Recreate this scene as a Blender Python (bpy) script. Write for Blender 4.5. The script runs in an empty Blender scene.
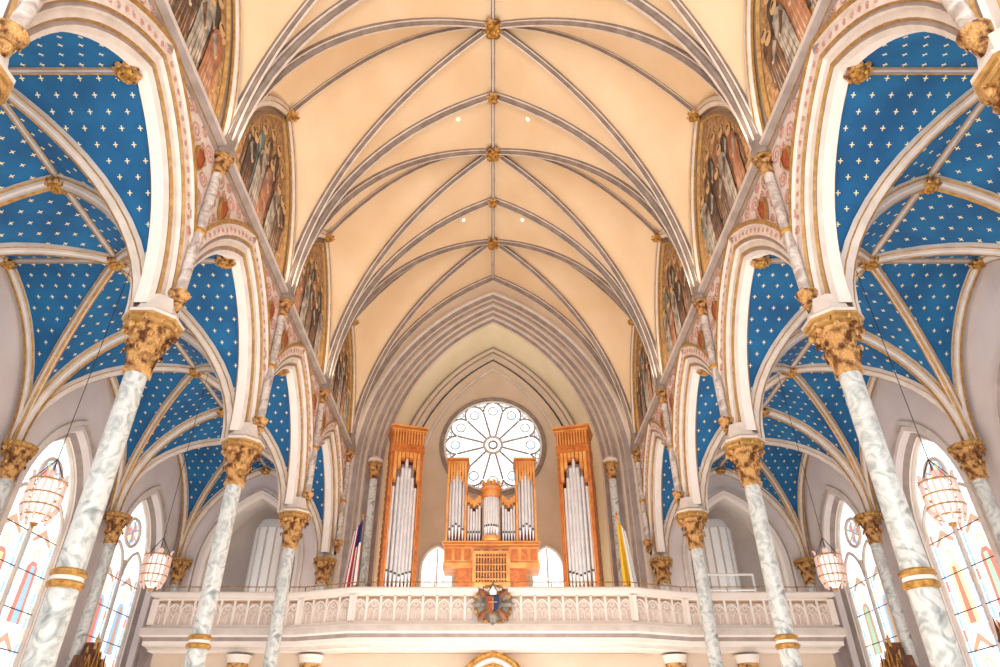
import bpy, math, random
from mathutils import Vector
S=5.5; H0=1.6
random.seed(3)
pi=math.pi
# ---------------------------------------------------------------- materials
def lin(c):
    return tuple(((x/255)/12.92 if x/255<=.04045 else ((x/255+.055)/1.055)**2.4) for x in c)+(1,)
def mat(name,c1,c2=None,scale=2.0,rough=.6,metal=0,bump=0,bscale=20,emis=0,lo=.35,hi=.65,detail=4,dist=0):
    m=bpy.data.materials.new(name); m.use_nodes=True
    nt=m.node_tree; N=nt.nodes; L=nt.links
    b=N['Principled BSDF']; b.inputs['Roughness'].default_value=rough; b.inputs['Metallic'].default_value=metal
    tc=N.new('ShaderNodeTexCoord')
    if c2:
        n=N.new('ShaderNodeTexNoise'); n.inputs['Scale'].default_value=scale; n.inputs['Detail'].default_value=detail
        n.inputs['Distortion'].default_value=dist
        L.new(tc.outputs['Object'],n.inputs['Vector'])
        r=N.new('ShaderNodeValToRGB'); r.color_ramp.elements[0].position=lo; r.color_ramp.elements[1].position=hi
        r.color_ramp.elements[0].color=lin(c1); r.color_ramp.elements[1].color=lin(c2)
        L.new(n.outputs['Fac'],r.inputs['Fac']); L.new(r.outputs['Color'],b.inputs['Base Color'])
        if emis: L.new(r.outputs['Color'],b.inputs['Emission Color'])
    else:
        b.inputs['Base Color'].default_value=lin(c1)
        if emis: b.inputs['Emission Color'].default_value=lin(c1)
    if emis: b.inputs['Emission Strength'].default_value=emis
    if bump:
        n2=N.new('ShaderNodeTexNoise'); n2.inputs['Scale'].default_value=bscale; n2.inputs['Detail'].default_value=3
        L.new(tc.outputs['Object'],n2.inputs['Vector'])
        bp=N.new('ShaderNodeBump'); bp.inputs['Strength'].default_value=bump; bp.inputs['Distance'].default_value=.05
        L.new(n2.outputs['Fac'],bp.inputs['Height']); L.new(bp.outputs['Normal'],b.inputs['Normal'])
    return m
M={}
M['web']=mat('peach_plaster',(238,204,162),(246,217,180),.5,.8)
M['rib']=mat('rib_stone',(134,116,106),(158,140,128),3,.6)
M['ribw']=mat('rib_cream',(212,198,186),(228,214,202),3,.6)
M['gold']=mat('gilding',(150,100,36),(214,164,84),9,.38,.5,.4,60)
M['goldline']=mat('gilt_line',(160,116,58),(190,146,84),9,.45,.3)
M['goldcap']=mat('gilded_carving',(112,62,26),(226,172,106),7,.42,.3,.8,40,lo=.38,hi=.56)  # brown end of the noise paints in shade between the leaves
M['wall']=mat('mauve_plaster',(216,202,199),(226,213,208),1,.8)
M['cream']=mat('cream_paint',(236,222,210),(242,230,219),2,.7)
M['pinkcream']=mat('pink_cream_paint',(220,196,183),(234,216,203),6,.7)
M['grey']=mat('grey_moulding',(150,134,126),(170,154,146),3,.7)
M['marble']=mat('marble',(140,145,142),(212,212,206),3.6,.25,lo=.30,hi=.56,detail=12,dist=1.8)
M['marble2']=mat('marble_warm',(158,138,128),(220,208,198),5,.3,lo=.34,hi=.62,detail=9,dist=1.2)
M['pink']=mat('pink_scroll',(192,138,120),(202,152,134),9,.7)
M['shield']=mat('red_shield',(150,62,36),(178,88,52),9,.6)
M['recess']=mat('recess_cream',(240,226,192),(246,234,204),1,.8)
M['tymp']=mat('tympanum_beige',(212,190,166),(222,200,178),1,.8)
M['wood']=mat('organ_wood',(170,86,30),(214,124,54),3,.35,lo=.3,hi=.7,dist=2)
M['wood2']=mat('organ_wood_light',(214,132,60),(236,168,92),3,.35)
M['wooddark']=mat('dark_carved_wood',(70,36,18),(124,70,36),6,.5,bump=.6)
M['pipe']=mat('tin_pipe',(232,230,232),(246,244,244),4,.25,.35)
M['dark']=mat('dark_metal',(46,42,38),None,1,.5)
M['floor']=mat('floor_stone',(190,176,160),(214,202,188),1,.4)
M['tan']=mat('mural_ground',(140,102,66),(182,142,98),7,.8,lo=.4,hi=.6)
M['bord']=mat('mural_border',(104,82,62),(150,124,96),30,.7)
M['r1']=mat('mural_robe_brown',(72,46,32),(122,86,58),5,.8)
M['r2']=mat('mural_robe_grey',(110,102,96),(178,166,150),5,.8)
M['r3']=mat('mural_robe_dark',(44,34,30),(84,64,50),5,.8)
M['r4']=mat('mural_robe_ochre',(132,78,50),(168,112,76),5,.8)
M['r5']=mat('mural_robe_blue',(66,90,92),(108,130,120),5,.8)
M['skin']=mat('mural_skin',(208,164,128),None)
M['halo']=mat('mural_halo',(208,168,104),None,1,.5)
M['red']=mat('flag_red',(190,30,42),None); M['white']=mat('flag_white',(238,236,232),None)
M['navy']=mat('flag_blue',(30,44,100),None); M['yellow']=mat('flag_yellow',(238,190,40),None)
M['lamp']=mat('lantern_glass',(255,244,234),None,1,.2,emis=1.1)
M['crys']=mat('lantern_crystal',(226,196,182),(206,176,164),20,.1,emis=.22)
M['bulb']=mat('downlight',(255,240,220),None,1,.4,emis=3)
M['inner']=mat('niche_grey',(184,170,162),(198,186,178),1,.8)
M['whitep']=mat('white_paint',(236,236,234),None,1,.4)
for k,c in (('g_red',(196,120,106)),('g_blue',(140,176,212)),('g_green',(160,194,170)),('g_amber',(236,210,156)),('g_brown',(176,146,122)),('g_skin',(246,226,206))):
    M[k]=mat('stained_'+k[2:],c,None,1,.3,emis=1.35)
for k,c in (('p_blue',(186,212,228)),('p_green',(196,220,208)),('p_amber',(244,230,200))):
    M[k]=mat('pale_glass_'+k[2:],c,None,1,.3,emis=1.2)

def blue_mat():
    m=bpy.data.materials.new('blue_star_vault'); m.use_nodes=True; nt=m.node_tree; N=nt.nodes; L=nt.links
    b=N['Principled BSDF']; b.inputs['Roughness'].default_value=.7
    uv=N.new('ShaderNodeUVMap'); sp=N.new('ShaderNodeSeparateXYZ'); L.new(uv.outputs['UV'],sp.inputs[0])
    def mth(op,a,bb=None,c=None):
        n=N.new('ShaderNodeMath'); n.operation=op
        for i,x in enumerate((a,bb,c)):
            if x is None: continue
            if isinstance(x,(int,float)): n.inputs[i].default_value=x
            else: L.new(x,n.inputs[i])
        return n.outputs[0]
    k=18.0
    u=mth('MULTIPLY',sp.outputs[0],k); v=mth('MULTIPLY',sp.outputs[1],k*1.15)
    row=mth('FLOOR',v); st=mth('MULTIPLY',mth('FLOORED_MODULO',row,2.0),.5)
    fu=mth('ABSOLUTE',mth('SUBTRACT',mth('FRACT',mth('ADD',u,st)),.5)); fvs=mth('SUBTRACT',mth('FRACT',v),.5); fv=mth('ABSOLUTE',fvs)
    mx=mth('MAXIMUM',mth('MULTIPLY',fu,1.3),fv); mn=mth('MINIMUM',fu,fv)
    cross=mth('MULTIPLY',mth('LESS_THAN',mx,.175),mth('LESS_THAN',mn,.03))
    dia=mth('LESS_THAN',mth('ADD',fu,fv),.09)
    mk=mth('MAXIMUM',cross,dia)
    tc=N.new('ShaderNodeTexCoord'); nz=N.new('ShaderNodeTexNoise'); nz.inputs['Scale'].default_value=1.2; nz.inputs['Detail'].default_value=6; L.new(tc.outputs['Object'],nz.inputs['Vector'])
    r=N.new('ShaderNodeValToRGB'); r.color_ramp.elements[0].position=.35; r.color_ramp.elements[1].position=.65
    r.color_ramp.elements[0].color=lin((2,80,128)); r.color_ramp.elements[1].color=lin((10,102,152)); L.new(nz.outputs['Fac'],r.inputs['Fac'])
    mix=N.new('ShaderNodeMix'); mix.data_type='RGBA'; L.new(mk,mix.inputs['Factor']); L.new(r.outputs['Color'],mix.inputs['A']); mix.inputs['B'].default_value=lin((240,222,174))
    L.new(mix.outputs['Result'],b.inputs['Base Color'])
    return m
M['blue']=blue_mat()
def glass_mat(name,amt,strength,sc):
    m=bpy.data.materials.new(name); m.use_nodes=True; nt=m.node_tree; N=nt.nodes; L=nt.links
    b=N['Principled BSDF']; b.inputs['Base Color'].default_value=(.3,.3,.3,1); b.inputs['Roughness'].default_value=.3
    tc=N.new('ShaderNodeTexCoord'); vo=N.new('ShaderNodeTexVoronoi'); vo.inputs['Scale'].default_value=sc; L.new(tc.outputs['Object'],vo.inputs['Vector'])
    hs=N.new('ShaderNodeHueSaturation'); hs.inputs['Saturation'].default_value=.8; hs.inputs['Value'].default_value=1.1; L.new(vo.outputs['Color'],hs.inputs['Color'])
    mix=N.new('ShaderNodeMix'); mix.data_type='RGBA'; mix.inputs['Factor'].default_value=amt
    mix.inputs['A'].default_value=(.96,.98,1,1); L.new(hs.outputs['Color'],mix.inputs['B'])
    ve=N.new('ShaderNodeTexVoronoi'); ve.feature='DISTANCE_TO_EDGE'; ve.inputs['Scale'].default_value=sc; L.new(tc.outputs['Object'],ve.inputs['Vector'])
    r=N.new('ShaderNodeValToRGB'); r.color_ramp.elements[0].position=.0; r.color_ramp.elements[1].position=.06; r.color_ramp.elements[0].color=(.45,.45,.47,1); L.new(ve.outputs['Distance'],r.inputs['Fac'])
    m2=N.new('ShaderNodeMix'); m2.data_type='RGBA'; m2.blend_type='MULTIPLY'; m2.inputs['Factor'].default_value=1
    L.new(mix.outputs['Result'],m2.inputs['A']); L.new(r.outputs['Color'],m2.inputs['B'])
    L.new(m2.outputs['Result'],b.inputs['Emission Color']); b.inputs['Emission Strength'].default_value=strength
    return m
M['glass']=glass_mat('stained_glass',.30,1.6,4.5)
M['roseglass']=glass_mat('rose_glass',.12,1.6,3.5)
# ---------------------------------------------------------------- mesh builder
class MB:
    def __init__(s): s.v=[]; s.f=[]; s.m=[]; s.uv=[]; s.mats=[]
    def mi(s,k):
        if k not in s.mats: s.mats.append(k)
        return s.mats.index(k)
    def add(s,vs,fs,k,uvs=None):
        o=len(s.v); s.v+=[tuple(p) for p in vs]
        s.uv+= uvs if uvs else [(0,0)]*len(vs)
        i=None if isinstance(k,list) else s.mi(k)
        for n,f in enumerate(fs):
            s.f.append([o+q for q in f]); s.m.append(i if i is not None else s.mi(k[n]))
    def grid(s,rows,k,closed=False,uvs=None,kcols=None):
        nr=len(rows); nc=len(rows[0]); fs=[]; ks=[]
        for i in range(nr-1):
            for j in range(nc if closed else nc-1):
                j2=(j+1)%nc
                fs.append([i*nc+j,i*nc+j2,(i+1)*nc+j2,(i+1)*nc+j]); ks.append(kcols[j] if kcols else k)
        s.add([p for r in rows for p in r],fs,ks if kcols else k,[p for r in uvs for p in r] if uvs else None)
    def finish(s,name,parent=None,angle=40,origin=None):
        me=bpy.data.meshes.new(name)
        o=Vector(origin) if origin else Vector((0,0,-H0/S))
        me.from_pydata([((x-o.x)*S,(y-o.y)*S,(z-o.z)*S) for x,y,z in s.v],[],s.f)
        for k in s.mats: me.materials.append(M[k])
        me.polygons.foreach_set('material_index',s.m)
        me.polygons.foreach_set('use_smooth',[True]*len(s.f))
        ul=me.uv_layers.new(name='UVMap')
        for l in me.loops: ul.data[l.index].uv=s.uv[l.vertex_index]
        me.update()
        me.set_sharp_from_angle(angle=math.radians(angle))
        ob=bpy.data.objects.new(name,me); bpy.context.collection.objects.link(ob)
        ob.location=(o.x*S,o.y*S,o.z*S+H0)
        if parent:
            ob.parent=parent
        return ob
def empty(name):
    e=bpy.data.objects.new(name,None); bpy.context.collection.objects.link(e); return e
ID=lambda u,v,z:(u,v,z)
def box(mb,u0,u1,v0,v1,z0,z1,k,L=ID):
    p=[L(u,v,z) for z in (z0,z1) for v in (v0,v1) for u in (u0,u1)]
    mb.add(p,[[0,1,3,2],[4,5,7,6],[0,1,5,4],[2,3,7,6],[0,2,6,4],[1,3,7,5]],k)
def lathe(mb,cx,cy,prof,n,k,ks=None,L=ID,a0=0):
    for i in range(len(prof)-1):
        (r0,z0),(r1,z1)=prof[i],prof[i+1]
        rows=[[L(cx+r*math.cos(a0+2*pi*j/n),cy+r*math.sin(a0+2*pi*j/n),z) for j in range(n)] for r,z in ((r0,z0),(r1,z1))]
        mb.grid(rows,ks[i] if ks else k,closed=True)
def tube(mb,pts,r,k,n=6,closed=False):
    pts=[Vector(p) for p in pts]; rows=[]; N_=len(pts)
    for i,p in enumerate(pts):
        if closed: T=pts[(i+1)%N_]-pts[i-1]
        else: T=pts[min(i+1,N_-1)]-pts[max(i-1,0)]
        T.normalize()
        up=Vector((0,0,1)) if abs(T.z)<.9 else Vector((1,0,0))
        if i==0: A=T.cross(up).normalized()
        else:
            A=(A-T*A.dot(T)).normalized()
        B=T.cross(A)
        rows.append([p+A*r*math.cos(2*pi*j/n)+B*r*math.sin(2*pi*j/n) for j in range(n)])
    if closed: rows.append(rows[0])
    mb.grid(rows,k,closed=True)
def parch(w,h,d=0,n=10):
    R=(w*w+h*h)/(2*w); c=R-w; Rd=R+d; ae=math.acos(max(-1,min(1,-c/Rd)))
    l=[(c+Rd*math.cos(pi+(ae-pi)*i/n),Rd*math.sin(pi+(ae-pi)*i/n)) for i in range(n+1)]
    l[-1]=(0,l[-1][1])
    return l+[(-x,z) for x,z in reversed(l[:-1])]
def gfun(ratio):
    R=(1+ratio*ratio)/2; c=R-1
    return lambda t: math.sqrt(max(0,R*R-(t+c)**2))/ratio
def sweep(mb,pts,prof,side,k,ks=None):
    pts=[Vector(p) for p in pts]; side=Vector(side).normalized(); n=len(pts)
    Ns=[]
    for i in range(n):
        T=(pts[min(i+1,n-1)]-pts[max(i-1,0)]).normalized(); Ns.append(side.cross(T).normalized())
    top=max(range(n),key=lambda i:pts[i].z)
    sg=1 if Ns[top].z>0 else -1
    rows=[[p+side*a+N_*sg*b for a,b in prof] for p,N_ in zip(pts,Ns)]
    mb.grid(rows,k,kcols=ks)
def ribprof(w,d): return [(-w,.3*d),(-w,-.25*d),(-.72*w,-.35*d),(-.62*w,-.62*d),(-.32*w,-.75*d),(-.28*w,-d),(.28*w,-d),(.32*w,-.75*d),(.62*w,-.62*d),(.72*w,-.35*d),(w,-.25*d),(w,.3*d)]
def ribks(a,g='goldline'): return [a,g,a,a,a,g,a,a,a,g,a]
LEAF=[(0,0,.6),(.02,.25,.85),(.06,.48,1.0),(.18,.70,.95),(.42,.88,.8),(.78,.97,.6),(1.0,.86,.42),(.95,.72,.2)]
def leaf(mb,cx,cy,a,r,z,h,w,out,k='goldcap',L=ID,dr=0):
    rows=[]; er=(math.cos(a),math.sin(a)); et=(-er[1],er[0])
    for i,(ro,zz,ww) in enumerate(LEAF):
        row=[]
        for s in (-1,-.5,0,.5,1):
            lob=1+.18*(i%2)*abs(s)
            t=s*w/2*ww*lob; rr=r+dr*zz+out*ro+(1-abs(s))*.16*w-(abs(s)==.5)*.05*w
            row.append(L(cx+er[0]*rr+et[0]*t,cy+er[1]*rr+et[1]*t,z+h*zz-abs(s)*.07*h))
        rows.append(row)
    mb.grid(rows,k)
def capital(mb,cx,cy,z0,z1,r0,r1,L=ID,n=8,tiers=3):
    h=z1-z0
    lathe(mb,cx,cy,[(r0*.98,z0-.02*h),(r0*1.25,z0),(r0*1.25,z0+.05*h),(r0*1.02,z0+.07*h),(r0*1.05,z0+.4*h),(r0+.4*(r1-r0),z0+.7*h),(r1*.8,z0+.86*h)],16,'goldcap',L=L)
    lathe(mb,cx,cy,[(r1*.75,z0+.84*h),(r1*.95,z0+.87*h),(r1*.95,z0+.91*h),(r1*1.04,z0+.94*h),(r1*1.04,z1),(0,z1)],8,'goldline',L=L,a0=pi/8)
    for t in range(tiers):
        f=t/tiers
        zz=z0+.06*h+f*.8*h; rr=r0*1.02+(r1-r0)*.5*f*f
        for i in range(n):
            leaf(mb,cx,cy,2*pi*(i+.5*(t%2))/n,rr,zz,h*(.44 if tiers>2 else .55),2*pi*(rr+.3*(r1-rr))/n*.98,(r1-r0)*(.36+.12*t),L=L,dr=(r1-r0)*.1)
    for i in range(8):
        a=2*pi*(i+.5)/8; rr=r1*.88
        lathe(mb,cx+math.cos(a)*rr,cy+math.sin(a)*rr,[(0,z0+.74*h),(.1*r1,z0+.76*h),(.14*r1,z0+.81*h),(.1*r1,z0+.86*h),(0,z0+.88*h)],6,'goldcap',L=L)
def boss(name,x,y,z,r,parent=None):
    mb=MB()
    lathe(mb,x,y,[(0,z-.75*r),(.22*r,z-.7*r),(.32*r,z-.5*r),(.25*r,z-.35*r),(.6*r,z-.2*r),(.7*r,z),(.6*r,z+.3*r)],12,'gold')
    for t,(rr,zz,o,w) in enumerate(((.15*r,z-.5*r,.55*r,.5*r),(.3*r,z-.25*r,.75*r,.6*r))):
        for i in range(8):
            a=2*pi*(i+.5*t)/8; er=(math.cos(a),math.sin(a)); et=(-er[1],er[0]); rows=[]
            for (q,dz,ww) in ((0,.1,.4),(.3,-.1,.9),(.6,-.12,1),(.85,.0,.7),(1,.18,.15)):
                rows.append([(x+er[0]*(rr+o*q)+et[0]*s*w/2*ww,y+er[1]*(rr+o*q)+et[1]*s*w/2*ww,zz+dz*r+abs(s)*.12*r) for s in(-1,0,1)])
            mb.grid(rows,'goldcap' if t else 'gold')
    return mb.finish(name,parent)
# ---------------------------------------------------------------- vault geometry
def vault(mb,xc,yc,Wx,Wy,zs,H,ratio,k,zl=None,n=12):
    g=gfun(ratio); ts=[-x for x,z in parch(1,ratio,0,n)][:n+1]
    al=[0]
    for i in range(1,len(ts)):
        al.append(al[-1]+math.hypot((ts[i]-ts[i-1])*Wx,(g(ts[i])-g(ts[i-1]))*H))
    al=[al[-1]-a for a in al]
    zr=(lambda t: zs+H-(zs+H-zl)*abs(t)**2.2) if zl is not None else None
    for sx in(-1,1):
        for sy in(-1,1):
            rows=[];uv=[]
            for i,t in enumerate(ts):
                rows.append([]);uv.append([])
                for q in range(5):
                    ty=t+(1-t)*q/4
                    rows[-1].append((xc+sx*t*Wx,yc+sy*ty*Wy,zs+H*g(t))); uv[-1].append((yc+sy*ty*Wy,sx*al[i]))
            mb.grid(rows,k,uvs=uv)
            rows=[];uv=[]
            if zl is None:
                for i,t in enumerate(ts):
                    rows.append([]);uv.append([])
                    for q in range(5):
                        tx=t+(1-t)*q/4
                        rows[-1].append((xc+sx*tx*Wx,yc+sy*t*Wy,zs+H*g(t))); uv[-1].append((xc+sx*tx*Wx,sy*al[i]))
            else:
                for t in ts:
                    rows.append([(xc+sx*t*Wx,yc+sy*t*r*Wy,zs+H*g(t)+(zr(t)-zs-H*g(t))*g(r)) for r in ts])
                    uv.append([(0,0)]*len(ts))
            mb.grid(rows,k,uvs=uv)
COLY=[-.07,.77,1.613,2.455,3.29,4.13]
W=.95; ZS=1.80; HN=1.48; ZL=2.58; RN=HN/W
gN=gfun(RN); tsN=[-x for x,z in parch(1,RN,0,24)][:25]
ceil=empty('ceiling')
mbv=MB(); mbr=MB()
for b in range(5):
    y0,y1=COLY[b],COLY[b+1]; yc=(y0+y1)/2; Wy=(y1-y0)/2
    vault(mbv,0,yc,W,Wy,ZS,HN,RN,'web',ZL,24)
    for sx in(-1,1):
        for sy in(-1,1):
            pts=[(sx*t*W,yc+sy*t*Wy,ZS+HN*gN(t)) for t in tsN]
            d=Vector((sx*W,sy*Wy,0)); sweep(mbr,pts,ribprof(.016,.034),(-d.y,d.x,0),'rib',ribks('rib','ribw'))
        pts=[(sx*W*(1-i/12),yc,ZL+(ZS+HN-ZL)*(1-(1-i/12)**2.2)) for i in range(13)]
        sweep(mbr,pts,ribprof(.012,.025),(0,1,0),'rib',ribks('rib','ribw'))
        pts=[(sx*W,yc+x*Wy/1,ZS+(ZL-ZS)*z/RN) for x,z in parch(1,RN,0,12)]
        sweep(mbr,pts,ribprof(.016,.03),(1,0,0),'ribw',ribks('ribw'))
for y in COLY:
    pts=[(x,y,ZS+z) for x,z in parch(W,HN,0,16)]
    sweep(mbr,pts,ribprof(.022,.044),(0,1,0),'rib',ribks('rib','ribw'))
sweep(mbr,[(0,-.07,ZS+HN),(0,2,ZS+HN),(0,4.13,ZS+HN)],ribprof(.014,.03),(1,0,0),'rib',ribks('rib','ribw'))
mbv.finish('nave_vault_web',ceil); mbr.finish('nave_vault_ribs',ceil)
for b in range(5):
    yc=(COLY[b]+COLY[b+1])/2
    boss('ridge_boss',0,yc,ZS+HN-.03,.062,ceil)
    if b: boss('ridge_boss_small',0,COLY[b],ZS+HN-.04,.042,ceil)
    for sx in(-1,1): boss('lunette_boss',sx*(W-.02),yc,ZL-.02,.036,ceil)
mbd=MB()
for b in range(1,5):
    for sx in(-1,1):
        yy=COLY[b]+.09
        lathe(mbd,sx*.2,yy,[(0,ZS+HN*gN(.2/W)-.006),(.009,ZS+HN*gN(.2/W)-.006),(.011,ZS+HN*gN(.2/W)+.02)],10,'bulb' if b>2 else 'dark')
mbd.finish('vault_downlights',ceil)
# ---- aisle ceilings
AX0,AX1=1.035,1.90; AC=(AX0+AX1)/2; AW=(AX1-AX0)/2; AZ=1.115; AH=.585; RA=1.36
gA=gfun(RA); tsA=[-x for x,z in parch(1,RA,0,12)][:13]
for side,nm in((-1,'left'),(1,'right')):
    e=empty('ceiling_aisle_'+nm); mbv=MB(); mbr=MB()
    for b in range(5):
        y0,y1=COLY[b],COLY[b+1]; yc=(y0+y1)/2; Wy=(y1-y0)/2
        vault(mbv,side*AC,yc,AW,Wy,AZ,AH,RA,'blue')
        for sx in(-1,1):
            for sy in(-1,1):
                pts=[(side*AC+sx*t*AW,yc+sy*t*Wy,AZ+AH*gA(t)) for t in tsA]
                d=Vector((sx*AW,sy*Wy,0)); sweep(mbr,pts,ribprof(.018,.03),(-d.y,d.x,0),'ribw',ribks('ribw'))
        sweep(mbr,[(side*AX0,yc,AZ+AH),(side*AC,yc,AZ+AH),(side*AX1,yc,AZ+AH)],ribprof(.011,.02),(0,1,0),'ribw',ribks('ribw'))
        pts=[(side*AX1,yc+x*Wy,AZ+AH*z/RA) for x,z in parch(1,RA,0,12)]
        sweep(mbr,pts,ribprof(.02,.03),(1,0,0),'ribw',ribks('ribw'))
    for y in COLY:
        pts=[(side*AC+x*AW,y,AZ+AH*z/RA) for x,z in parch(1,RA,0,12)]
        sweep(mbr,pts,ribprof(.026,.04),(0,1,0),'ribw',ribks('ribw'))
    yy=[COLY[0],2,COLY[-1]]
    sweep(mbr,[(side*AC,y,AZ+AH) for y in yy],ribprof(.011,.02),(1,0,0),'ribw',ribks('ribw'))
    mbv.finish('aisle_vault_web',e); mbr.finish('aisle_vault_ribs',e)
    for b in range(5):
        yc=(COLY[b]+COLY[b+1])/2
        boss('aisle_boss',side*AC,yc,AZ+AH-.02,.04,e)
        boss('aisle_boss',side*AC,COLY[b+1]-(.02 if b==4 else 0),AZ+AH-.03,.038,e)
        boss('aisle_boss',side*(AX1-.01),yc,AZ+AH-.02,.034,e)
        boss('aisle_boss',side*(AX0+.01),yc,AZ+AH-.01,.04,e)
# ---------------------------------------------------------------- arched walls
def arch_wall(mb,f,s0,s1,zb,zt,sc,w,zs,h,prof,kface,ks,sill=None,n=12,face=True):
    def curve(d):
        c=[(sc+min(max(x,s0-sc),s1-sc),zs+z) for x,z in parch(w,h,d,n)]
        if sill is not None: c=[(sc-w-d,sill)]+c+[(sc+w+d,sill)]
        return c
    d0,q0=prof[0]; c=curve(d0)
    if face:
        mb.grid([[f(s,z,q0) for s,z in c],[f(s,zt,q0) for s,z in c]],kface)
        for a,bb in((s0,c[0][0]),(c[-1][0],s1)):
            if bb-a>1e-4: mb.add([f(a,zb,q0),f(bb,zb,q0),f(bb,zt,q0),f(a,zt,q0)],[[0,1,2,3]],kface)
        if sill is not None and sill>zb:
            mb.add([f(c[0][0],zb,q0),f(c[-1][0],zb,q0),f(c[-1][0],sill,q0),f(c[0][0],sill,q0)],[[0,1,2,3]],kface)
    for i in range(len(prof)-1):
        a=curve(prof[i][0]); b_=curve(prof[i+1][0])
        mb.grid([[f(s,z,prof[i][1]) for s,z in a],[f(s,z,prof[i+1][1]) for s,z in b_]],ks[i])
    if sill is not None:
        lo=prof[-1]; mb.add([f(sc-w-d0,sill,q0),f(sc+w+d0,sill,q0),f(sc+w+d0,sill,lo[1]),f(sc-w-d0,sill,lo[1])],[[0,1,2,3]],kface)
AR_P=[(.125,0),(.125,-.012),(.117,-.015),(.108,-.010),(.105,0),(.068,0),(.063,.008),(.054,.006),(.050,.018),(.030,.020),(.024,.028),(.014,.026),(.0,.036),(.0,.072),(.02,.082),(.028,.088),(.046,.088),(.06,.1),(.12,.1)]
AR_K=['ribw','goldline','goldline','ribw','pinkcream','goldline','grey','ribw','ribw','goldline','grey','ribw','cream','ribw','goldline','ribw','ribw','ribw']
WALLS={}
for side,nm in((-1,'left'),(1,'right')):
    mb=MB()
    f=lambda s,z,q:(side*(.955+q),s,z)
    for b in range(5):
        y0,y1=COLY[b],COLY[b+1]
        arch_wall(mb,f,y0,y1,1.12,1.83,(y0+y1)/2,.362,1.14,.555,AR_P,'pinkcream',AR_K,n=16)
        mb.grid([[(side*1.055,y,1.7),(side*1.055,y,1.83)] for y in (y0,y1)],'cream')
        mb.grid([[(side*.972,y,1.8),(side*.972,y,2.9)] for y in (y0,y1)],'tymp')
    prof=[(.975,1.80),(.955,1.80),(.945,1.81),(.945,1.82),(.925,1.83),(.925,1.85),(.94,1.855),(.975,1.86)]
    mb.grid([[(side*x,y,z) for x,z in prof] for y in(-.07,4.13)],'rib',kcols=['rib','rib','goldline','grey','ribw','goldline','rib'])
    for c in COLY[1:]:
        for sg in(-1,1):
            if c>4 and sg>0: continue
            for (dy,z,r,ph) in((.04,1.50,.02,0),(.045,1.57,.026,2),(.05,1.65,.03,1),(.055,1.755,.036,4),(.17,1.745,.034,0),(.125,1.785,.02,3),(.245,1.78,.028,2),(.30,1.80,.018,5),(.175,1.70,.018,1),(.09,1.60,.018,2),(.035,1.44,.015,0),(.11,1.73,.018,2),(.07,1.70,.014,3),(.21,1.80,.016,1)):
                pts=[]
                for i in range(22):
                    q=i/21; a=ph+q*3.6*pi*sg; rr=r*(1-.85*q)
                    pts.append((side*.953,c+sg*dy+rr*math.cos(a),z+rr*math.sin(a)))
                tube(mb,pts,.0024,'pink',4)
    # foliate scroll along the arch order
    for b in range(5):
        y0,y1=COLY[b],COLY[b+1]; yc=(y0+y1)/2
        c=[(yc+x,1.14+z) for x,z in parch(.362,.555,.087,22)]
        for j,(s,z) in enumerate(c):
            if not(y0+.03<s<y1-.03): continue
            pts=[(side*.954,s+.010*(1-.8*i/9)*math.cos(j*2+i*.9),z+.010*(1-.8*i/9)*math.sin(j*2+i*.9)) for i in range(10)]
            tube(mb,pts,.0018,'pink',4)
    WALLS[side]=mb.finish('wall_'+nm)
    for c in COLY[1:-1]:
        for sg in(-1,1):
            mb=MB(); yc=c+sg*.115; zc=1.665
            shp=lambda k:[(yc+k*a,zc+k*bb) for a,bb in((0,.05),(.010,.038),(.026,.034),(.026,0),(.018,-.022),(0,-.048),(-.018,-.022),(-.026,0),(-.026,.034),(-.010,.038))]
            o=shp(1.12); i_=shp(.9)
            mb.grid([[(side*.952,a,z) for a,z in o],[(side*.942,a,z) for a,z in o],[(side*.942,a,z) for a,z in i_]],'goldline',closed=True)
            mb.add([(side*.944,a,z) for a,z in i_],[list(range(10))],'shield')
            mb.finish('painted_shield',WALLS[side])
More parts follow.
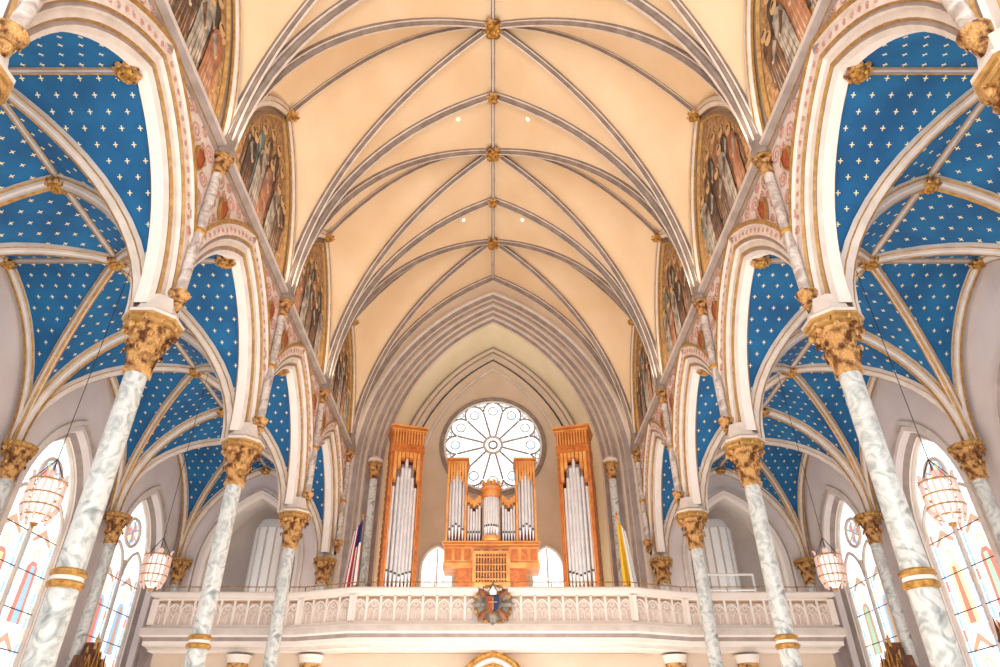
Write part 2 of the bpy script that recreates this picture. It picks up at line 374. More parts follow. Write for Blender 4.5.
# ---- paintings
def painting(side,yc,seed):
    rnd=random.Random(seed); mb=MB()
    def poly(pts,k,off): mb.add([(side*(.968-off),yc+a,z) for a,z in pts],[list(range(len(pts)))],k)
    z0=1.875
    A=lambda w,h,d=0:[(x,z0+z) for x,z in parch(w,h,d,10)]
    out=A(.33,.63,.022)
    o=[(side*.968,yc+a,z) for a,z in out]; o2=[(side*.95,yc+a,z) for a,z in out]; i2=[(side*.95,yc+a,z) for a,z in A(.33,.63,.008)]; i3=[(side*.962,yc+a,z) for a,z in A(.33,.63,0)]
    for r1,r2,k in((o,o2,'ribw'),(o2,i2,'bord'),(i2,i3,'goldline')): mb.grid([r1,r2],k,closed=True)
    poly(A(.33,.63),'tan',.004)
    for r_ in range(9):
        for c_ in range(-5,6):
            s=c_*.055+(r_%2)*.0275; z=z0+.10+r_*.055
            if abs(s)<.31 and z<z0+gfun(1.9)(abs(s)/.33)*.63-.02:
                poly([(s,z+.008),(s+.005,z),(s,z-.008),(s-.005,z)],'halo',.0046)
    figs=[]
    for row,(zb,n,hh) in enumerate(((z0+.08,6,.44),(z0+.0,5,.36))):
        for i in range(n):
            s=(-1+2*(i+.5)/n)*(.25 if row else .27)+rnd.uniform(-.012,.012)
            lim=z0+gfun(1.9)(min(.98,abs(s)/.33))*.63-.05
            figs.append((s,zb,min(hh*rnd.uniform(.86,1.12),lim-zb),row))
    for j,(s,zb,h,row) in enumerate(figs):
        off=.006+.0007*j; k=('r1','r3','r4','r3','r1','r5')[(j+seed)%6] if row==0 else ('r2','r1','r3','r2','r4')[(j+seed)%5]; w=.042+.006*row
        sw=rnd.uniform(-.014,.014)
        poly([(s-w,zb),(s-w*.92,zb+.35*h),(s-w*.95+sw,zb+.62*h),(s-w*.75+sw,zb+.76*h),(s-w*.3+sw,zb+.82*h),(s+w*.3+sw,zb+.82*h),(s+w*.75+sw,zb+.76*h),(s+w*.95+sw,zb+.6*h),(s+w*.8,zb+.35*h),(s+w,zb)],k,off)
        hx=s+sw; hz=zb+.89*h
        poly([(hx+.026*math.cos(a*pi/8),hz+.026*math.sin(a*pi/8)) for a in range(16)],'halo',off+.0001)
        poly([(hx+.0155*math.cos(a*pi/6),hz+.020*math.sin(a*pi/6)) for a in range(12)],'skin',off+.0003)
        poly([(hx+.0165*math.cos(a*pi/6),hz+.007+.015*math.sin(a*pi/6)) for a in range(7)],'r3',off+.0005)
        lt='r2' if k!='r2' else 'r1'
        for q in(-.55,-.1,.35,.65): poly([(s+q*w-.003,zb+.02),(s+q*w+.003,zb+.02),(s+q*w*.8+sw+.002,zb+.6*h)],lt if k!='r3' else 'r4',off+.0002)
        poly([(s-w*.8+sw,zb+.66*h),(s+w*.3+sw,zb+.50*h),(s+w*.4+sw,zb+.54*h),(s-w*.4+sw,zb+.76*h)],lt,off+.00035)
        poly([(s+w*.3+sw,zb+.50*h),(s+w*.55+sw,zb+.53*h),(s+w*.5+sw,zb+.57*h),(s+w*.36+sw,zb+.56*h)],'skin',off+.0004)
    mb.finish('lunette_painting')
for side in(-1,1):
    for b in range(1,5): painting(side,(COLY[b]+COLY[b+1])/2,b*7+side+3)
# ---------------------------------------------------------------- columns
def column(x,y,name='marble_column'):
    mb=MB(); zf=-H0/S; r=.031
    lathe(mb,x,y,[(0,zf),(.075,zf),(.075,zf+.06),(.062,zf+.075),(.066,zf+.09),(.058,zf+.105),(.046,zf+.115),(.05,zf+.125),(.04,zf+.14)],20,'cream')
    lathe(mb,x,y,[(r*1.06,zf+.14),(r*1.04,.365)],24,'marble')
    lathe(mb,x,y,[(r*1.04,.365),(r*1.25,.37),(r*1.3,.378),(r*1.12,.383),(r*1.12,.392),(r*1.3,.397),(r*1.25,.405),(r,.41)],24,'gold',ks=['gold','gold','goldline','cream','goldline','gold','gold'])
    lathe(mb,x,y,[(r,.41),(r*.94,.935)],24,'marble')
    capital(mb,x,y,.935,1.095,.0305,.074,n=9)
    lathe(mb,x,y,[(.076,1.095),(.084,1.10),(.084,1.11),(.074,1.116),(.064,1.125),(.05,1.18)],8,'ribw',ks=['goldline','ribw','goldline','ribw','ribw'],a0=pi/8)
    return mb.finish(name,origin=(x,y,zf))
for side in(-1,1):
    for y in COLY[1:-1]: column(side*.985,y)
def shaft(x,y,z0,z1,r,ch,cr,name,mk='marble',n=8,base=True,parent=None):
    mb=MB()
    if base: lathe(mb,x,y,[(0,z0),(r*1.9,z0),(r*1.9,z0+.03),(r*1.5,z0+.04),(r*1.6,z0+.05),(r,z0+.065)],16,'cream')
    lathe(mb,x,y,[(r,z0+(.065 if base else 0)),(r*.96,z1-ch)],16,mk)
    capital(mb,x,y,z1-ch,z1,r,cr,n=n,tiers=3 if ch>.1 else 2)
    if name=='recess_shaft': lathe(mb,x,y,[(cr,z1),(cr*1.1,z1+.02),(cr*.6,z1+.04)],8,'ribw')
    return mb.finish(name,parent,origin=(x,y,z0))
AISLE=[]
for side in(-1,1):
    shaft(side*1.0,4.09,.60,1.10,.032,.14,.066,'gallery_column')
    for y in COLY[1:]:
        yy=y if y<4 else y-.03
        AISLE.append((side,shaft(side*1.86,yy,-H0/S if y<4 else .6,1.10,.026,.14,.062,'aisle_shaft')))
        mb=MB(); x=side*.938
        lathe(mb,x,yy,[(0,1.14),(.008,1.145),(.02,1.17),(.016,1.18),(.03,1.205),(.032,1.215),(.018,1.22)],12,'goldcap')
        for i in range(6): leaf(mb,x,yy,2*pi*i/6,.01,1.15,.05,.02,.014)
        lathe(mb,x,yy,[(.0165,1.22),(.0165,1.45)],12,'marble2'); lathe(mb,x,yy,[(.0165,1.45),(.022,1.455),(.022,1.465),(.0165,1.47)],12,'gold')
        lathe(mb,x,yy,[(.0165,1.47),(.0165,1.73)],12,'marble2')
        capital(mb,x,yy,1.72,1.80,.017,.036,n=7,tiers=2)
        lathe(mb,x,yy,[(.038,1.80),(.04,1.82),(.03,1.86),(.02,1.92)],8,'rib')
        mb.finish('vault_shaft',WALLS[side],origin=(x,yy,1.14))
# ---------------------------------------------------------------- outer aisle walls with windows
wn=0
for side,nm in((-1,'left'),(1,'right')):
    mb=MB(); f=lambda s,z,q:(side*(1.93+q),s,z)
    for b in range(5):
        y0,y1=COLY[b],COLY[b+1]; yc=(y0+y1)/2+.02
        wp=[(.075,0),(.075,-.012),(.055,-.015),(.05,0),(.03,0),(.02,.03),(.0,.05),(.0,.09)]
        arch_wall(mb,f,y0,y1,-H0/S,1.78,yc,.225,.98,.36,wp,'wall',['ribw','ribw','grey','wall','wall','grey','cream'],sill=.02)
    wo=mb.finish('wall_outer_'+nm)
    for s_,ob in AISLE:
        if s_==side: ob.parent=wo
    for b in range(5):
        wn+=1; yc=(COLY[b]+COLY[b+1])/2+.02; mb=MB(); X=side*2.0
        rnd=random.Random(wn)
        g=[(yc+x,.98+z) for x,z in parch(.225,.36,0,10)]; g=[(yc-.225,.02)]+g+[(yc+.225,.02)]
        mb.add([(X+side*.01,a,z) for a,z in g],[list(range(len(g)))],'glass')
        tube(mb,[(X,a,z) for a,z in g],.012,'ribw',6)
        tube(mb,[(X,yc,.02),(X,yc,1.0)],.010,'ribw',6)
        def pg(pts,k,off=.006): mb.add([(X+side*off,a,z) for a,z in pts],[list(range(len(pts)))],k)
        for c in(-.112,.112):
            arcp=[(yc+c+x,.92+z) for x,z in parch(.105,.15,0,6)]
            tube(mb,[(X,a,z) for a,z in arcp],.008,'ribw',6)
            for e in(-1,1): 
                for i in range(18):
                    zz=.04+i*.05; u=yc+c+e*.088
                    pg([(u-.008,zz),(u+.008,zz),(u+.008,zz+.046),(u-.008,zz+.046)],('g_blue','g_amber','g_red','g_green')[(i+wn)%4] if i%2 else 'g_blue')
            for zb,h in((.10,.34),(.55,.32)):
                cx=yc+c+rnd.uniform(-.006,.006); k1,k2=rnd.sample(['g_red','g_blue','g_green','g_brown','g_amber'],2)
                pg([(cx-.044,zb),(cx-.04,zb+.4*h),(cx-.036,zb+.7*h),(cx-.016,zb+.78*h),(cx+.016,zb+.78*h),(cx+.036,zb+.7*h),(cx+.038,zb+.4*h),(cx+.044,zb)],k1,.005)
                pg([(cx-.018,zb),(cx-.01,zb+.72*h),(cx+.014,zb+.72*h),(cx+.024,zb)],k2,.004)
                pg([(cx+.026*math.cos(a*pi/6),zb+.87*h+.026*math.sin(a*pi/6)) for a in range(12)],'g_amber',.0045)
                pg([(cx+.014*math.cos(a*pi/6),zb+.86*h+.018*math.sin(a*pi/6)) for a in range(12)],'g_skin',.0035)
                pg([(cx-.07,zb+1.04*h),(cx,zb+1.22*h),(cx+.07,zb+1.04*h),(cx+.06,zb+1.0*h),(cx,zb+1.12*h),(cx-.06,zb+1.0*h)],'g_brown',.004)
        tube(mb,[(X,yc+.075*math.cos(a*pi/10),1.15+.075*math.sin(a*pi/10)) for a in range(20)],.009,'ribw',6,True)
        pg([(yc+.06*math.cos(a*pi/8),1.15+.06*math.sin(a*pi/8)) for a in range(16)],'g_blue',.005)
        for q in range(6):
            a=q*pi/3; pg([(yc+.036*math.cos(a)+.017*math.cos(t*pi/5),1.15+.036*math.sin(a)+.017*math.sin(t*pi/5)) for t in range(10)],('g_amber','g_red')[q%2],.004)
            tube(mb,[(X,yc,1.15),(X,yc+.07*math.cos(a+pi/6),1.15+.07*math.sin(a+pi/6))],.003,'ribw',4)
        for z in(.15,.3,.45,.6,.75,.9): tube(mb,[(X,yc-.225,z),(X,yc+.225,z)],.0022,'dark',4)
        mb.finish('window_%d'%wn)
# ---------------------------------------------------------------- back wall
mb=MB()
YB=4.13; f=lambda s,z,q:(s,YB+q,z)
BP=[(.225,0),(.225,-.012),(.20,-.02),(.19,0),(.155,0),(.15,.015),(.13,.02),(.115,.015),(.11,.035),(.08,.035),(.07,.05),(.05,.055),(.04,.05),(.035,.075),(.01,.075),(0,.09),(0,.42),(-.015,.42),(-.02,.40),(-.045,.40),(-.05,.42),(-.08,.42),(-.085,.45),(-.095,.45)]
BK=['grey','tymp','ribw','grey','tymp','grey','tymp','ribw','grey','tymp','grey','tymp','ribw','grey','tymp','recess','grey','grey','tymp','grey','tymp','ribw','grey']
arch_wall(mb,f,-1.055,1.055,-H0/S,3.45,0,.72,1.70,1.19,BP,'tymp',BK,sill=.6,n=18)
mb.add([(-.8,4.58,.6),(.8,4.58,.6),(.8,4.58,2.95),(-.8,4.58,2.95)],[[0,1,2,3]],'tymp')
tube(mb,[(x,4.575,1.72+z) for x,z in parch(.55,.98,0,14)],.012,'ribw',6)
for side in(-1,1):
    ff=lambda s,z,q:(s,YB+q,z)
    lo,hi=(-2.0,-1.055) if side<0 else (1.055,2.0)
    arch_wall(mb,ff,lo,hi,-H0/S,1.78,side*1.47,.27,1.08,.42,[(.06,0),(.06,-.012),(.045,-.015),(.04,0),(.02,.02),(0,.03),(0,.2)],'wall',['ribw','ribw','grey','wall','cream','cream'],sill=.6)
    mb.add([(lo,YB+.19,.5),(hi,YB+.19,.5),(hi,YB+.19,1.7),(lo,YB+.19,1.7)],[[0,1,2,3]],'inner')
WB=mb.finish('wall_back')
for side in(-1,1):
    shaft(side*.755,4.06,.60,1.70,.024,.11,.044,'recess_shaft')
# rose window
mb=MB(); Yr=4.56; zc=2.05; R=.365
C=lambda r,cx=0,cz=0,n=32:[(cx+r*math.cos(2*pi*i/n),Yr,zc+cz+r*math.sin(2*pi*i/n)) for i in range(n)]
mb.add([(x,Yr+.012,z) for x,y,z in C(R)],[list(range(32))],'roseglass')
tube(mb,C(R+.012),.016,'rib',8,True); tube(mb,C(R-.012),.010,'whitep',8,True)
tube(mb,C(.065),.010,'ribw',6,True); tube(mb,C(.03),.007,'grey',6,True)
for i in range(12):
    a=2*pi*(i+.5)/12; ca,sa=math.cos(a),math.sin(a)
    tube(mb,[(ca*.065,Yr,zc+sa*.065),(ca*.27,Yr,zc+sa*.27)],.0065,'grey',6)
    a=2*pi*i/12; ca,sa=math.cos(a),math.sin(a); h_=.27*math.tan(pi/12)
    tube(mb,[(ca*.27*math.cos(0)-sa*h_*math.cos(t)*1.0+ca*h_*1.1*math.sin(t),Yr,zc+sa*.27+ca*h_*math.cos(t)+sa*h_*1.1*math.sin(t)) for t in [pi*j/8 for j in range(9)]],.0065,'grey',6)
    cx,cz=ca*.275,sa*.275
    mb.add([(cx+.030*math.cos(t*pi/5),Yr+.006,zc+cz+.030*math.sin(t*pi/5)) for t in range(10)],[list(range(10))],('p_blue','p_green')[i%2])
    tube(mb,C(.034,cx,cz,12),.0035,'grey',5,True)
    cx,cz=ca*.165,sa*.165
    mb.add([(cx+.020*math.cos(t*pi/5),Yr+.006,zc+cz+.020*math.sin(t*pi/5)) for t in range(10)],[list(range(10))],('p_amber','p_blue')[i%2])
    a=2*pi*(i+.5)/12; tube(mb,C(.019,math.cos(a)*.335,math.sin(a)*.335,8),.0035,'grey',5,True)
mb.finish('window_%d'%(wn+1))
for k_,sx in enumerate((-.37,.36)):
    mb=MB(); g=[(sx+x,1.17+z) for x,z in parch(.11,.15,0,8)]; g=[(sx-.11,.75)]+g+[(sx+.11,.75)]
    mb.add([(a,4.572,z) for a,z in g],[list(range(len(g)))],'roseglass'); tube(mb,[(a,4.57,z) for a,z in g],.012,'ribw',6)
    tube(mb,[(sx,4.565,.75),(sx,4.565,1.3)],.005,'ribw',6)
    mb.finish('window_%d'%(wn+2+k_))
# ---------------------------------------------------------------- gallery balcony
bal=empty('balcony')
BX=1.635
path=[(-BX,4.13),(-BX,3.45),(-.93,3.45),(-.66,3.35),(.66,3.35),(.93,3.45),(BX,3.45),(BX,4.13)]
def offs(path,o):
    out=[]
    for i,p in enumerate(path):
        ns=[]
        for a,b in((i-1,i),(i,i+1)):
            if a<0 or b>=len(path): continue
            dx,dy=path[b][0]-path[a][0],path[b][1]-path[a][1]; l=math.hypot(dx,dy); ns.append((dy/l,-dx/l))
        nx=sum(n[0] for n in ns)/len(ns); ny=sum(n[1] for n in ns)/len(ns); q=nx*nx+ny*ny
        out.append((p[0]+o*nx/q,p[1]+o*ny/q))
    return out
mb=MB()
def psw(mb,prof,ks):
    cols=[offs(path,o) for o,z in prof]
    rows=[[(cols[j][i][0],cols[j][i][1],prof[j][1]) for j in range(len(prof))] for i in range(len(path))]
    mb.grid(rows,ks[0],kcols=ks)
psw(mb,[(-.03,.745),(-.03,.77),(.018,.77),(.024,.764),(.024,.75),(.012,.742),(.004,.738),(.004,.732),(-.010,.732),(-.010,.625),(.006,.622),(.012,.612),(.026,.605),(.03,.598),(.03,.572),(.018,.565),(.012,.548),(.012,.53),(.0,.525),(-.01,.515),(-.02,.505),(-.12,.505)],
 ['cream']*8+['pinkcream']+['cream']*4+['ribw','cream','grey','cream','cream','ribw','cream','cream'])
mb.finish('parapet_mouldings',bal)
mb=MB()
for i in range(len(path)-1):
    a=Vector(path[i]+(0,)); b_=Vector(path[i+1]+(0,)); d=b_-a; l=d.length; d.normalize(); nrm=Vector((d.y,-d.x,0))
    n=max(2,round(l/.066)); st=l/n
    for j in range(n+1):
        p=a+d*(j*st)
        Lf=lambda u,v,z,p=p,d=d,nrm=nrm:tuple(p+d*u+nrm*v)[:2]+(z,)
        big=(j in(0,n))
        w=.016 if big else .0055
        box(mb,-w,w,-.01,.012 if big else .004,.62,.735,'cream',Lf)
        if j<n:
            q=st/2
            arc=[(q+x,.676+z) for x,z in parch(st*.46,st*.62,0,5)]
            tube(mb,[Lf(u,.0,z) for u,z in arc],.0045,'cream',4)
            for c in(-1,1):
                arc=[(q+c*st*.23+x,.658+z) for x,z in parch(st*.2,st*.3,0,3)]
                tube(mb,[Lf(u,-.003,z) for u,z in arc],.0032,'cream',4)
            tube(mb,[Lf(q,-.003,z) for z in(.625,.665)],.004,'cream',4)
            tube(mb,[Lf(q+.010*math.cos(t*pi/4),-.001,.697+.010*math.sin(t*pi/4)) for t in range(8)],.003,'cream',4,True)
            tube(mb,[Lf(u,.0,.724) for u in(0,st)],.0025,'goldline',4)
mb.finish('blind_tracery',bal)
mb=MB()
inn=[(-BX,4.13),(-BX,3.46),(-.93,3.46),(-.66,3.36),(.66,3.36),(.93,3.46),(BX,3.46),(BX,4.13)]
for z in(.51,.60): mb.add([(x,y,z) for x,y in inn],[list(range(8))],'cream')
mb.add([(-.72,4.13,.602),(.72,4.13,.602),(.72,4.58,.602),(-.72,4.58,.602)],[[0,1,2,3]],'floor')
mb.finish('gallery_slab',bal)
mb=MB(); rl=offs(path,-.02)
tube(mb,[(x,y,.80) for x,y in rl[1:-1]],.0026,'gold',6)
for i in range(1,len(rl)-2):
    a=Vector(rl[i]+(0,)); b_=Vector(rl[i+1]+(0,)); n=max(1,round((b_-a).length/.2))
    for j in range(n+1):
        p=a+(b_-a)*j/n; tube(mb,[(p.x,p.y,.77),(p.x,p.y,.80)],.0022,'gold',5)
mb.finish('brass_rail',bal)
mb=MB()
ff=lambda s,z,q:(s,3.52+q,z)
arch_wall(mb,ff,-1.62,1.62,-H0/S,.508,0,.16,.22,.22,[(.07,0),(.07,-.02),(.055,-.03),(.045,-.015),(.02,-.015),(.01,0),(0,.02),(0,.05)],'tymp',['goldline','gold','goldline','cream','gold','cream','cream'],n=10)
for x in(-1.2,-.86,.86,1.2): lathe(mb,x,3.50,[(.03,-H0/S),(.028,.40),(.045,.42),(.05,.46),(.06,.495)],12,'marble2',ks=['marble2','goldcap','goldcap','cream'])
for s in(-1,1): mb.add([(s*1.62,3.52,-H0/S),(s*1.62,4.13,-H0/S),(s*1.62,4.13,.5),(s*1.62,3.52,.5)],[[0,1,2,3]],'wall')
mb.finish('wall_narthex')
mb=MB(); box(mb,-.16,-.004,3.585,3.60,-H0/S,.46,'wood'); box(mb,.004,.16,3.585,3.60,-H0/S,.46,'wood')
for u in(-.13,-.07,.03,.09): 
    for z in(-.2,-.03,.14): box(mb,u,u+.045,3.578,3.59,z,z+.13,'wood2')
mb.finish('door_1')
mb=MB()
for d,k,r in((0,'gold',.011),(-.025,'cream',.008),(-.045,'gold',.006)):
    tube(mb,[(x,3.405,.30+z) for x,z in parch(.17,.192,d,10)],r,k,6)
mb.finish('portal_arch')
# medallion
mb=MB(); cy=3.335; cz=.69
L2=lambda u,v,z:(u,cy-(z),cz+v)
lathe(mb,0,0,[(.095,-.01),(.095,.006),(.088,.012),(.082,.006),(.05,.008),(.045,.018),(0,.02)],8,'wooddark',ks=['wooddark','goldline','goldline','r2','goldline','r5'],L=L2,a0=pi/8)
for i in range(8):
    a=2*pi*i/8; rows=[]
    for q,ww,h in((.03,.3,.02),(.055,1,.028),(.08,.9,.024),(.100,.2,.012)):
        rows.append([L2(math.cos(a)*q-math.sin(a)*s*.016*ww,math.sin(a)*q+math.cos(a)*s*.016*ww,h-abs(s)*.01) for s in(-1,0,1)])
    mb.grid(rows,'r4' if i%2 else 'r2')
    lathe(mb,.085*math.cos(a+pi/8),.085*math.sin(a+pi/8),[(.010,.0),(.010,.015),(0,.02)],8,'goldcap',L=L2)
sh=[(-.030,.03),(.030,.03),(.030,-.005),(.018,-.030),(0,-.043),(-.018,-.030),(-.030,-.005)]
mb.grid([[L2(a,b_,.034) for a,b_ in sh],[L2(a*1.18,b_*1.18,.015) for a,b_ in sh]],'gold',closed=True)
mb.add([L2(a,b_,.034) for a,b_ in((-.03,.03),(0,.03),(0,-.043),(-.018,-.03),(-.03,-.005))],[[0,1,2,3,4]],'shield')
mb.add([L2(a,b_,.034) for a,b_ in((.03,.03),(0,.03),(0,-.043),(.018,-.03),(.03,-.005))],[[0,1,2,3,4]],'navy')
tube(mb,[L2(-.02,0.004,.037),L2(.02,0.004,.037)],.0022,'halo',4); tube(mb,[L2(0,-.03,.037),L2(0,.025,.037)],.0022,'halo',4)
mb.add([L2(a,b_,.036) for a,b_ in((-.016,.036),(.016,.036),(.02,.052),(0,.078),(-.02,.052))],[[0,1,2,3,4]],'whitep')
tube(mb,[L2(-.016,.037,.037),L2(-.02,.052,.037),L2(0,.078,.037),L2(.02,.052,.037),L2(.016,.037,.037)],.0025,'gold',4)
mb.finish('coat_of_arms_medallion')
# ---------------------------------------------------------------- organ
org=empty('pipe_organ')
def frame(cx,cy,ph):
    c,s=math.cos(ph),math.sin(ph); return lambda u,v,z:(cx+u*c-v*s,cy+u*s+v*c,z)
def pipe(mb,u,v,z0,z1,r,L,foot=.07):
    lathe(mb,u,v,[(.25*r,z0),(r,z0+foot),(r,z1),(r*1.05,z1+.002),(r*.85,z1+.002)],10,'pipe',L=L)
    box(mb,u-.55*r,u+.55*r,v-r*1.04,v-r*.8,z0+foot+.004,z0+foot+.016,'dark',L)
def cornice(mb,u0,u1,v0,v1,z,h,L,fl=.02,k='wood'):
    for i in range(4):
        e=fl*((i+1)/4)**1.5; box(mb,u0-e,u1+e,v0-e,v1,z+h*i/4,z+h*(i+.85)/4,k if i%2==0 else 'wood2',L)
for side in(-1,1):
    mb=MB(); L=frame(-.545 if side<0 else .51,3.96,side*-.28); hw=.098; D=.105
    box(mb,-hw,hw,-.02,D,.60,.83,'wood',L)
    for u in(-.075,-.02,.035): box(mb,u,u+.045,-.026,-.018,.64,.80,'wood2',L)
    cornice(mb,-hw,hw,-.02,D,.83,.035,L,.012)
    for u in(-hw,hw-.02): box(mb,u,u+.02,-.03,D,.86,1.72,'wood2',L)
    for u in(-hw-.004,hw-.014): 
        box(mb,u,u+.018,-.036,-.028,.88,1.72,'wood',L)
    box(mb,-hw+.02,hw-.02,D-.02,D-.01,.86,1.72,'wood',L)
    for i in range(20):
        z=.9+i*.041
        for u in(-hw-.004,hw+.001): box(mb,u,u+.004,-.02,D-.01,z,z+.024,'wood',L)
    n=7
    for i in range(n):
        q=(i-(n-1)/2)/((n-1)/2); u=q*.066; pipe(mb,u,-.012-.03*(1-q*q),.865,1.66-.17*abs(q),.0112,L,.09+.03*abs(q))
    for i in range(6):
        u=(i-2.5)*.022; pipe(mb,u,.045,.9,1.66,.010,L)
    for i in range(7):
        u=-.072+i*.024; zz=1.72-(.20 if i in(0,6) else .12 if i in(1,5) else .06)
        box(mb,u-.010,u+.010,-.05,-.044,zz,1.72,'wood2',L)
        tube(mb,[L(u+.010*math.cos(t*pi/4),-.05,zz+.01*math.sin(t*pi/4)) for t in range(8)],.003,'wood',4,True)
    box(mb,-hw-.006,hw+.006,-.055,D,1.71,1.76,'wood',L)
    for i in range(11):
        u=-.09+i*.018; box(mb,u-.004,u+.004,-.062,-.054,1.76,1.85,'wood2',L)
    box(mb,-hw-.002,hw+.002,-.05,D,1.76,1.85,'wood',L)
    cornice(mb,-hw-.006,hw+.006,-.06,D,1.84,.045,L,.014)
    mb.finish('organ_tower',org)
mb=MB(); L=frame(-.01,3.92,0)
box(mb,-.20,.20,-.02,.15,.60,1.0,'wood',L)
box(mb,-.105,.105,-.05,.0,.60,1.09,'wood2',L)
for i in range(11): box(mb,-.085+i*.016,-.077+i*.016,-.056,-.05,.92,1.07,'wooddark',L)
for z in(.93,.97,1.01,1.05): box(mb,-.09,.09,-.058,-.052,z,z+.006,'wood2',L)
box(mb,-.275,.275,-.03,.15,1.0,1.03,'wood2',L); box(mb,-.27,.27,-.02,.15,1.03,1.12,'wood2',L); cornice(mb,-.27,.27,-.03,.15,1.12,.03,L,.012)
for i in range(10): box(mb,-.262+i*.054,-.226+i*.054,-.026,-.019,1.045,1.105,'wood',L)
def minitower(uc,hw,z0,z1,n,rp,dome=False):
    for u in(uc-hw,uc+hw-.012): box(mb,u,u+.012,-.04,.1,z0,z1-.05,'wood2',L)
    box(mb,uc-hw,uc+hw,.06,.07,z0,z1-.05,'wood',L)
    for i in range(n):
        q=(i-(n-1)/2)/((n-1)/2); pipe(mb,uc+q*(hw-.022),-.02-.035*(1-q*q),z0,z1-.09-.05*abs(q),rp,L,.06+.02*(1-abs(q)))
    box(mb,uc-hw,uc+hw,-.06,.1,z1-.09,z1-.04,'wood',L)
    for i in range(7):
        u=uc-hw+.01+i*(2*hw-.02)/6; box(mb,u-.006,u+.006,-.066,-.06,z1-.12-.05*abs(i-3)/3,z1-.03,'wood2',L)
    cornice(mb,uc-hw,uc+hw,-.06,.1,z1-.04,.04,L,.010)
minitower(-.205,.060,1.15,1.65,5,.0095); minitower(.205,.060,1.15,1.65,5,.0095)
for c in(-1,1):
    for i in range(5):
        pipe(mb,c*(.07+i*.0165),.0,1.15,1.33+.014*abs(i-2)*1.2,.0075,L,.05)
    box(mb,min(c*.055,c*.145),max(c*.055,c*.145),.03,.04,1.15,1.37,'wooddark',L)
    for i in range(5): box(mb,c*(.07+i*.0165)-.008,c*(.07+i*.0165)+.008,-.014,.03,1.36+.014*abs(i-2),1.40+.014*abs(i-2),'wood2',L)
lathe(mb,0,0,[(.052,1.15),(.058,1.16),(.058,1.175),(.05,1.18)],16,'wood2',L=L)
for i in range(9):
    a=pi+pi*i/8; pipe(mb,.04*math.cos(a),.04*math.sin(a),1.18,1.42,.0078,L,.05)
lathe(mb,0,0,[(.048,1.41),(.056,1.42),(.056,1.45),(.066,1.46),(.066,1.475),(.05,1.48),(.045,1.50),(.03,1.515),(0,1.52)],16,'wood2',ks=['wood','wood2','wood','wood2','wood','wood2','wood','wood'],L=L)
for i in range(10):
    a=2*pi*i/10; leaf(mb,0,0,a,.05,1.475,.04,.025,.012,'wood2',L)
mb.finish('organ_positive_case',org)
# ---------------------------------------------------------------- flags
def flag(name,x,y,kind):
    mb=MB(); z0=.6; z1=1.26
    tube(mb,[(x,y,z0),(x,y,z1)],.004,'wood2',6); lathe(mb,x,y,[(0,z1),(.008,z1+.01),(.003,z1+.02),(0,z1+.045)],6,'gold'); lathe(mb,x,y,[(.035,z0),(.03,z0+.01),(.006,z0+.02)],10,'dark')
    nr,nc=14,14; rows=[]; sg=-1 if kind=='us' else 1
    for i in range(nr+1):
        q=i/nr; row=[]
        for j in range(nc+1):
            s=j/nc; zz=z1-.02-q*.36-s*.07
            wd=.05+.045*q
            row.append((x-sg*.004+sg*s*wd*.9,y-.006-.014*math.sin(s*4*pi)*(.3+q)-.01*q,zz))
        rows.append(row)
    for i in range(nr):
        for j in range(nc):
            if kind=='us': k='navy' if (i<5 and j<7) else ('red' if (j//2)%2 else 'white')
            else: k='yellow' if j<nc*.5 else 'white'
            mb.add([rows[i][j],rows[i][j+1],rows[i+1][j+1],rows[i+1][j]],[[0,1,2,3]],k)
    mb.finish(name)
flag('american_flag',-.74,3.78,'us'); flag('vatican_flag',.705,3.78,'v')
# ---------------------------------------------------------------- lanterns
def lantern(x,y,z):
    mb=MB()
    lathe(mb,x,y,[(0,z-.095),(.006,z-.085),(.012,z-.078)],8,'gold')
    lathe(mb,x,y,[(.010,z-.078),(.022,z-.06),(.030,z-.035),(.030,z+.045),(.024,z+.055),(0,z+.06)],12,'lamp')
    n=16
    for i in range(n):
        a=2*pi*i/n; r=.050
        tube(mb,[(x+r*math.cos(a),y+r*math.sin(a),z+.05),(x+r*math.cos(a),y+r*math.sin(a),z-.035),(x+.7*r*math.cos(a),y+.7*r*math.sin(a),z-.062-.014*(i%2))],.0042,'crys',5)
    for zz,r in((.05,.053),(.008,.052),(-.03,.053),(-.058,.040)): tube(mb,[(x+r*math.cos(a*pi/12),y+r*math.sin(a*pi/12),z+zz) for a in range(24)],.0028,'goldline',5,True)
    for i in range(6):
        a=2*pi*i/6; leaf(mb,x,y,a,.05,z+.045,.03,.02,.006,'crys')
        tube(mb,[(x+.05*math.cos(a),y+.05*math.sin(a),z+.05),(x,y,z+.13)],.0013,'dark',4)
    tube(mb,[(x,y,z+.13),(x,y,AZ+AH-.03)],.0013,'dark',5)
    mb.finish('pendant_lantern')
for s in(-1,1):
    for b in(1,2,3):
        lantern(s*(AC-.065),(COLY[b]+COLY[b+1])/2,.735)
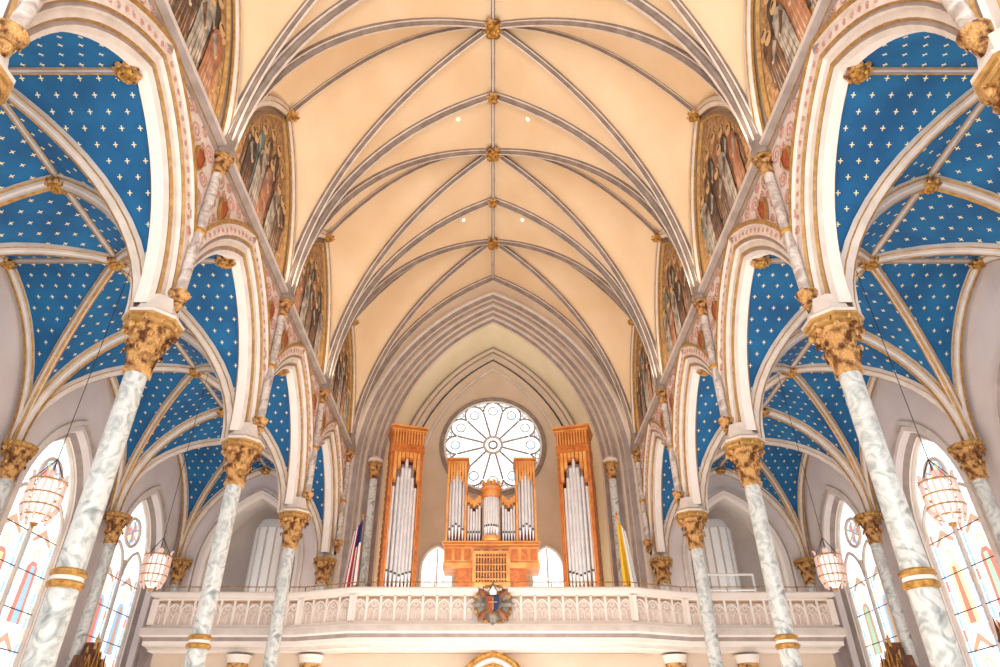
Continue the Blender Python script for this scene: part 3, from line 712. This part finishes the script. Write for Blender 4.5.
# ---------------------------------------------------------------- stations of the cross
def station(side,x,y):
    mb=MB(); F=lambda u,v,z:(side*(x-v),y+u,z)
    box(mb,-.085,.085,0,.03,.10,.40,'wooddark',F); box(mb,-.09,.09,0,.07,.08,.115,'wooddark',F)
    for c,w,zt in((-.06,.03,.46),(0,.036,.52),(.06,.03,.46)):
        mb.add([F(c-w,.065,.36),F(c+w,.065,.36),F(c,.065,zt),F(c-w,.0,.36),F(c+w,.0,.36),F(c,.0,zt)],[[0,1,2],[3,4,5],[0,2,5,3],[1,2,5,4]],'wooddark')
        tube(mb,[F(c-w,.067,.36),F(c,.067,zt),F(c+w,.067,.36)],.004,'gold',5)
        lathe(mb,c,.05,[(.012,zt-.03),(.006,zt),(.009,zt+.005),(0,zt+.04)],6,'goldcap',L=F)
    for c in(-.09,-.03,.03,.09): lathe(mb,c,.06,[(.008,.12),(.008,.40),(.012,.405),(.007,.42),(0,.495)],6,'wooddark',L=F)
    for i,c in enumerate((-.055,0,.05)):
        h=.17+.02*(i==1); k=('r4','r5','r1')[i]
        lathe(mb,c,.045,[(.022,.12),(.018,.12+.4*h),(.019,.12+.62*h),(.02,.12+.75*h),(.008,.12+.82*h),(.006,.12+.84*h)],10,k,L=F)
        lathe(mb,c,.045,[(0,.12+.83*h),(.009,.12+.87*h),(.010,.12+.93*h),(.006,.12+.99*h),(0,.12+h)],8,'skin',L=F)
        tube(mb,[F(c-.018,.05,.12+.72*h),F(c-.012,.068,.12+.55*h),F(c+.008,.072,.12+.6*h)],.005,k,5)
    mb.finish('station_of_the_cross')
for s in(-1,1):
    station(s,1.83,2.455); station(s,1.83,3.29)
mb=MB()
for x in(1.12,1.26,1.40): tube(mb,[(x,3.75,.6),(x,3.75,.93)],.006,'whitep',6)
for z in(.78,.85,.93): tube(mb,[(1.12,3.75,z),(1.40,3.75,z)],.006,'whitep',6)
mb.finish('choir_railing')
for s in(-1,1):
    mb=MB(); lathe(mb,s*1.38,4.2,[(.10,.6),(.10,1.30),(.07,1.36),(0,1.38)],24,'whitep')
    for i in range(12): a=2*pi*i/12; tube(mb,[(s*1.38+.1*math.cos(a),4.2+.1*math.sin(a),.6),(s*1.38+.1*math.cos(a),4.2+.1*math.sin(a),1.3)],.006,'inner',4)
    mb.finish('fluted_niche_pier',WB)
mb=MB(); z=-H0/S
mb.add([(-2.05,-.3,z),(2.05,-.3,z),(2.05,4.8,z),(-2.05,4.8,z)],[[0,1,2,3]],'floor'); mb.finish('floor')
# ---------------------------------------------------------------- lights
def area(name,loc,rot,sx,sy,p,col=(1,1,1)):
    l=bpy.data.lights.new(name,'AREA'); l.shape='RECTANGLE'; l.size=sx*S; l.size_y=sy*S; l.energy=p; l.color=col
    o=bpy.data.objects.new(name,l); bpy.context.collection.objects.link(o); o.location=(loc[0]*S,loc[1]*S,loc[2]*S+H0); o.rotation_euler=rot
R_=math.radians
area('fill_nave_floor',(0,2.2,-.2),(R_(180),0,0),1.4,3.0,1080,(1,.95,.89))  # added fill just above the floor, imitates upward bounce
area('fill_behind_camera',(0,-.8,1.0),(R_(100),0,0),1.8,1.6,1250,(1,.98,.96))  # added soft fill behind the camera, not a fitting of the church
for s in(-1,1):
    area('fill_aisle',(s*1.45,2.0,-.2),(R_(180),0,0),.6,3.4,270,(1,.97,.95))  # added upward fill, kept low out of view, brightens the aisle
    area('light_gallery',(s*1.3,3.8,.63),(R_(180),0,0),.4,.3,45,(1,.93,.86))
    area('light_cornice',(s*.86,2.4,1.9),(0,R_(180-s*-20),0),.06,3.2,100,(1,.84,.66))
area('light_organ',(0,3.5,.62),(R_(150),0,0),1.0,.1,190,(1,.94,.86))
area('fill_recess',(0,4.33,.66),(R_(180),0,0),1.0,.25,90,(1,.9,.72))  # added warm fill hidden behind the organ to brighten the recess
w=bpy.data.worlds.new('World'); bpy.context.scene.world=w; w.use_nodes=True
w.node_tree.nodes['Background'].inputs[0].default_value=(.95,.97,1,1); w.node_tree.nodes['Background'].inputs[1].default_value=1.15
# ---------------------------------------------------------------- camera
cam=bpy.data.cameras.new('camera'); co=bpy.data.objects.new('camera',cam); bpy.context.collection.objects.link(co)
co.location=(0,0,H0); co.rotation_euler=(R_(90+33.6),0,0); cam.lens=24.26; cam.sensor_width=36; cam.shift_x=.007; cam.clip_start=.05
bpy.context.scene.camera=co
bpy.context.scene.view_settings.view_transform='Standard'
bpy.context.scene.view_settings.look='None'
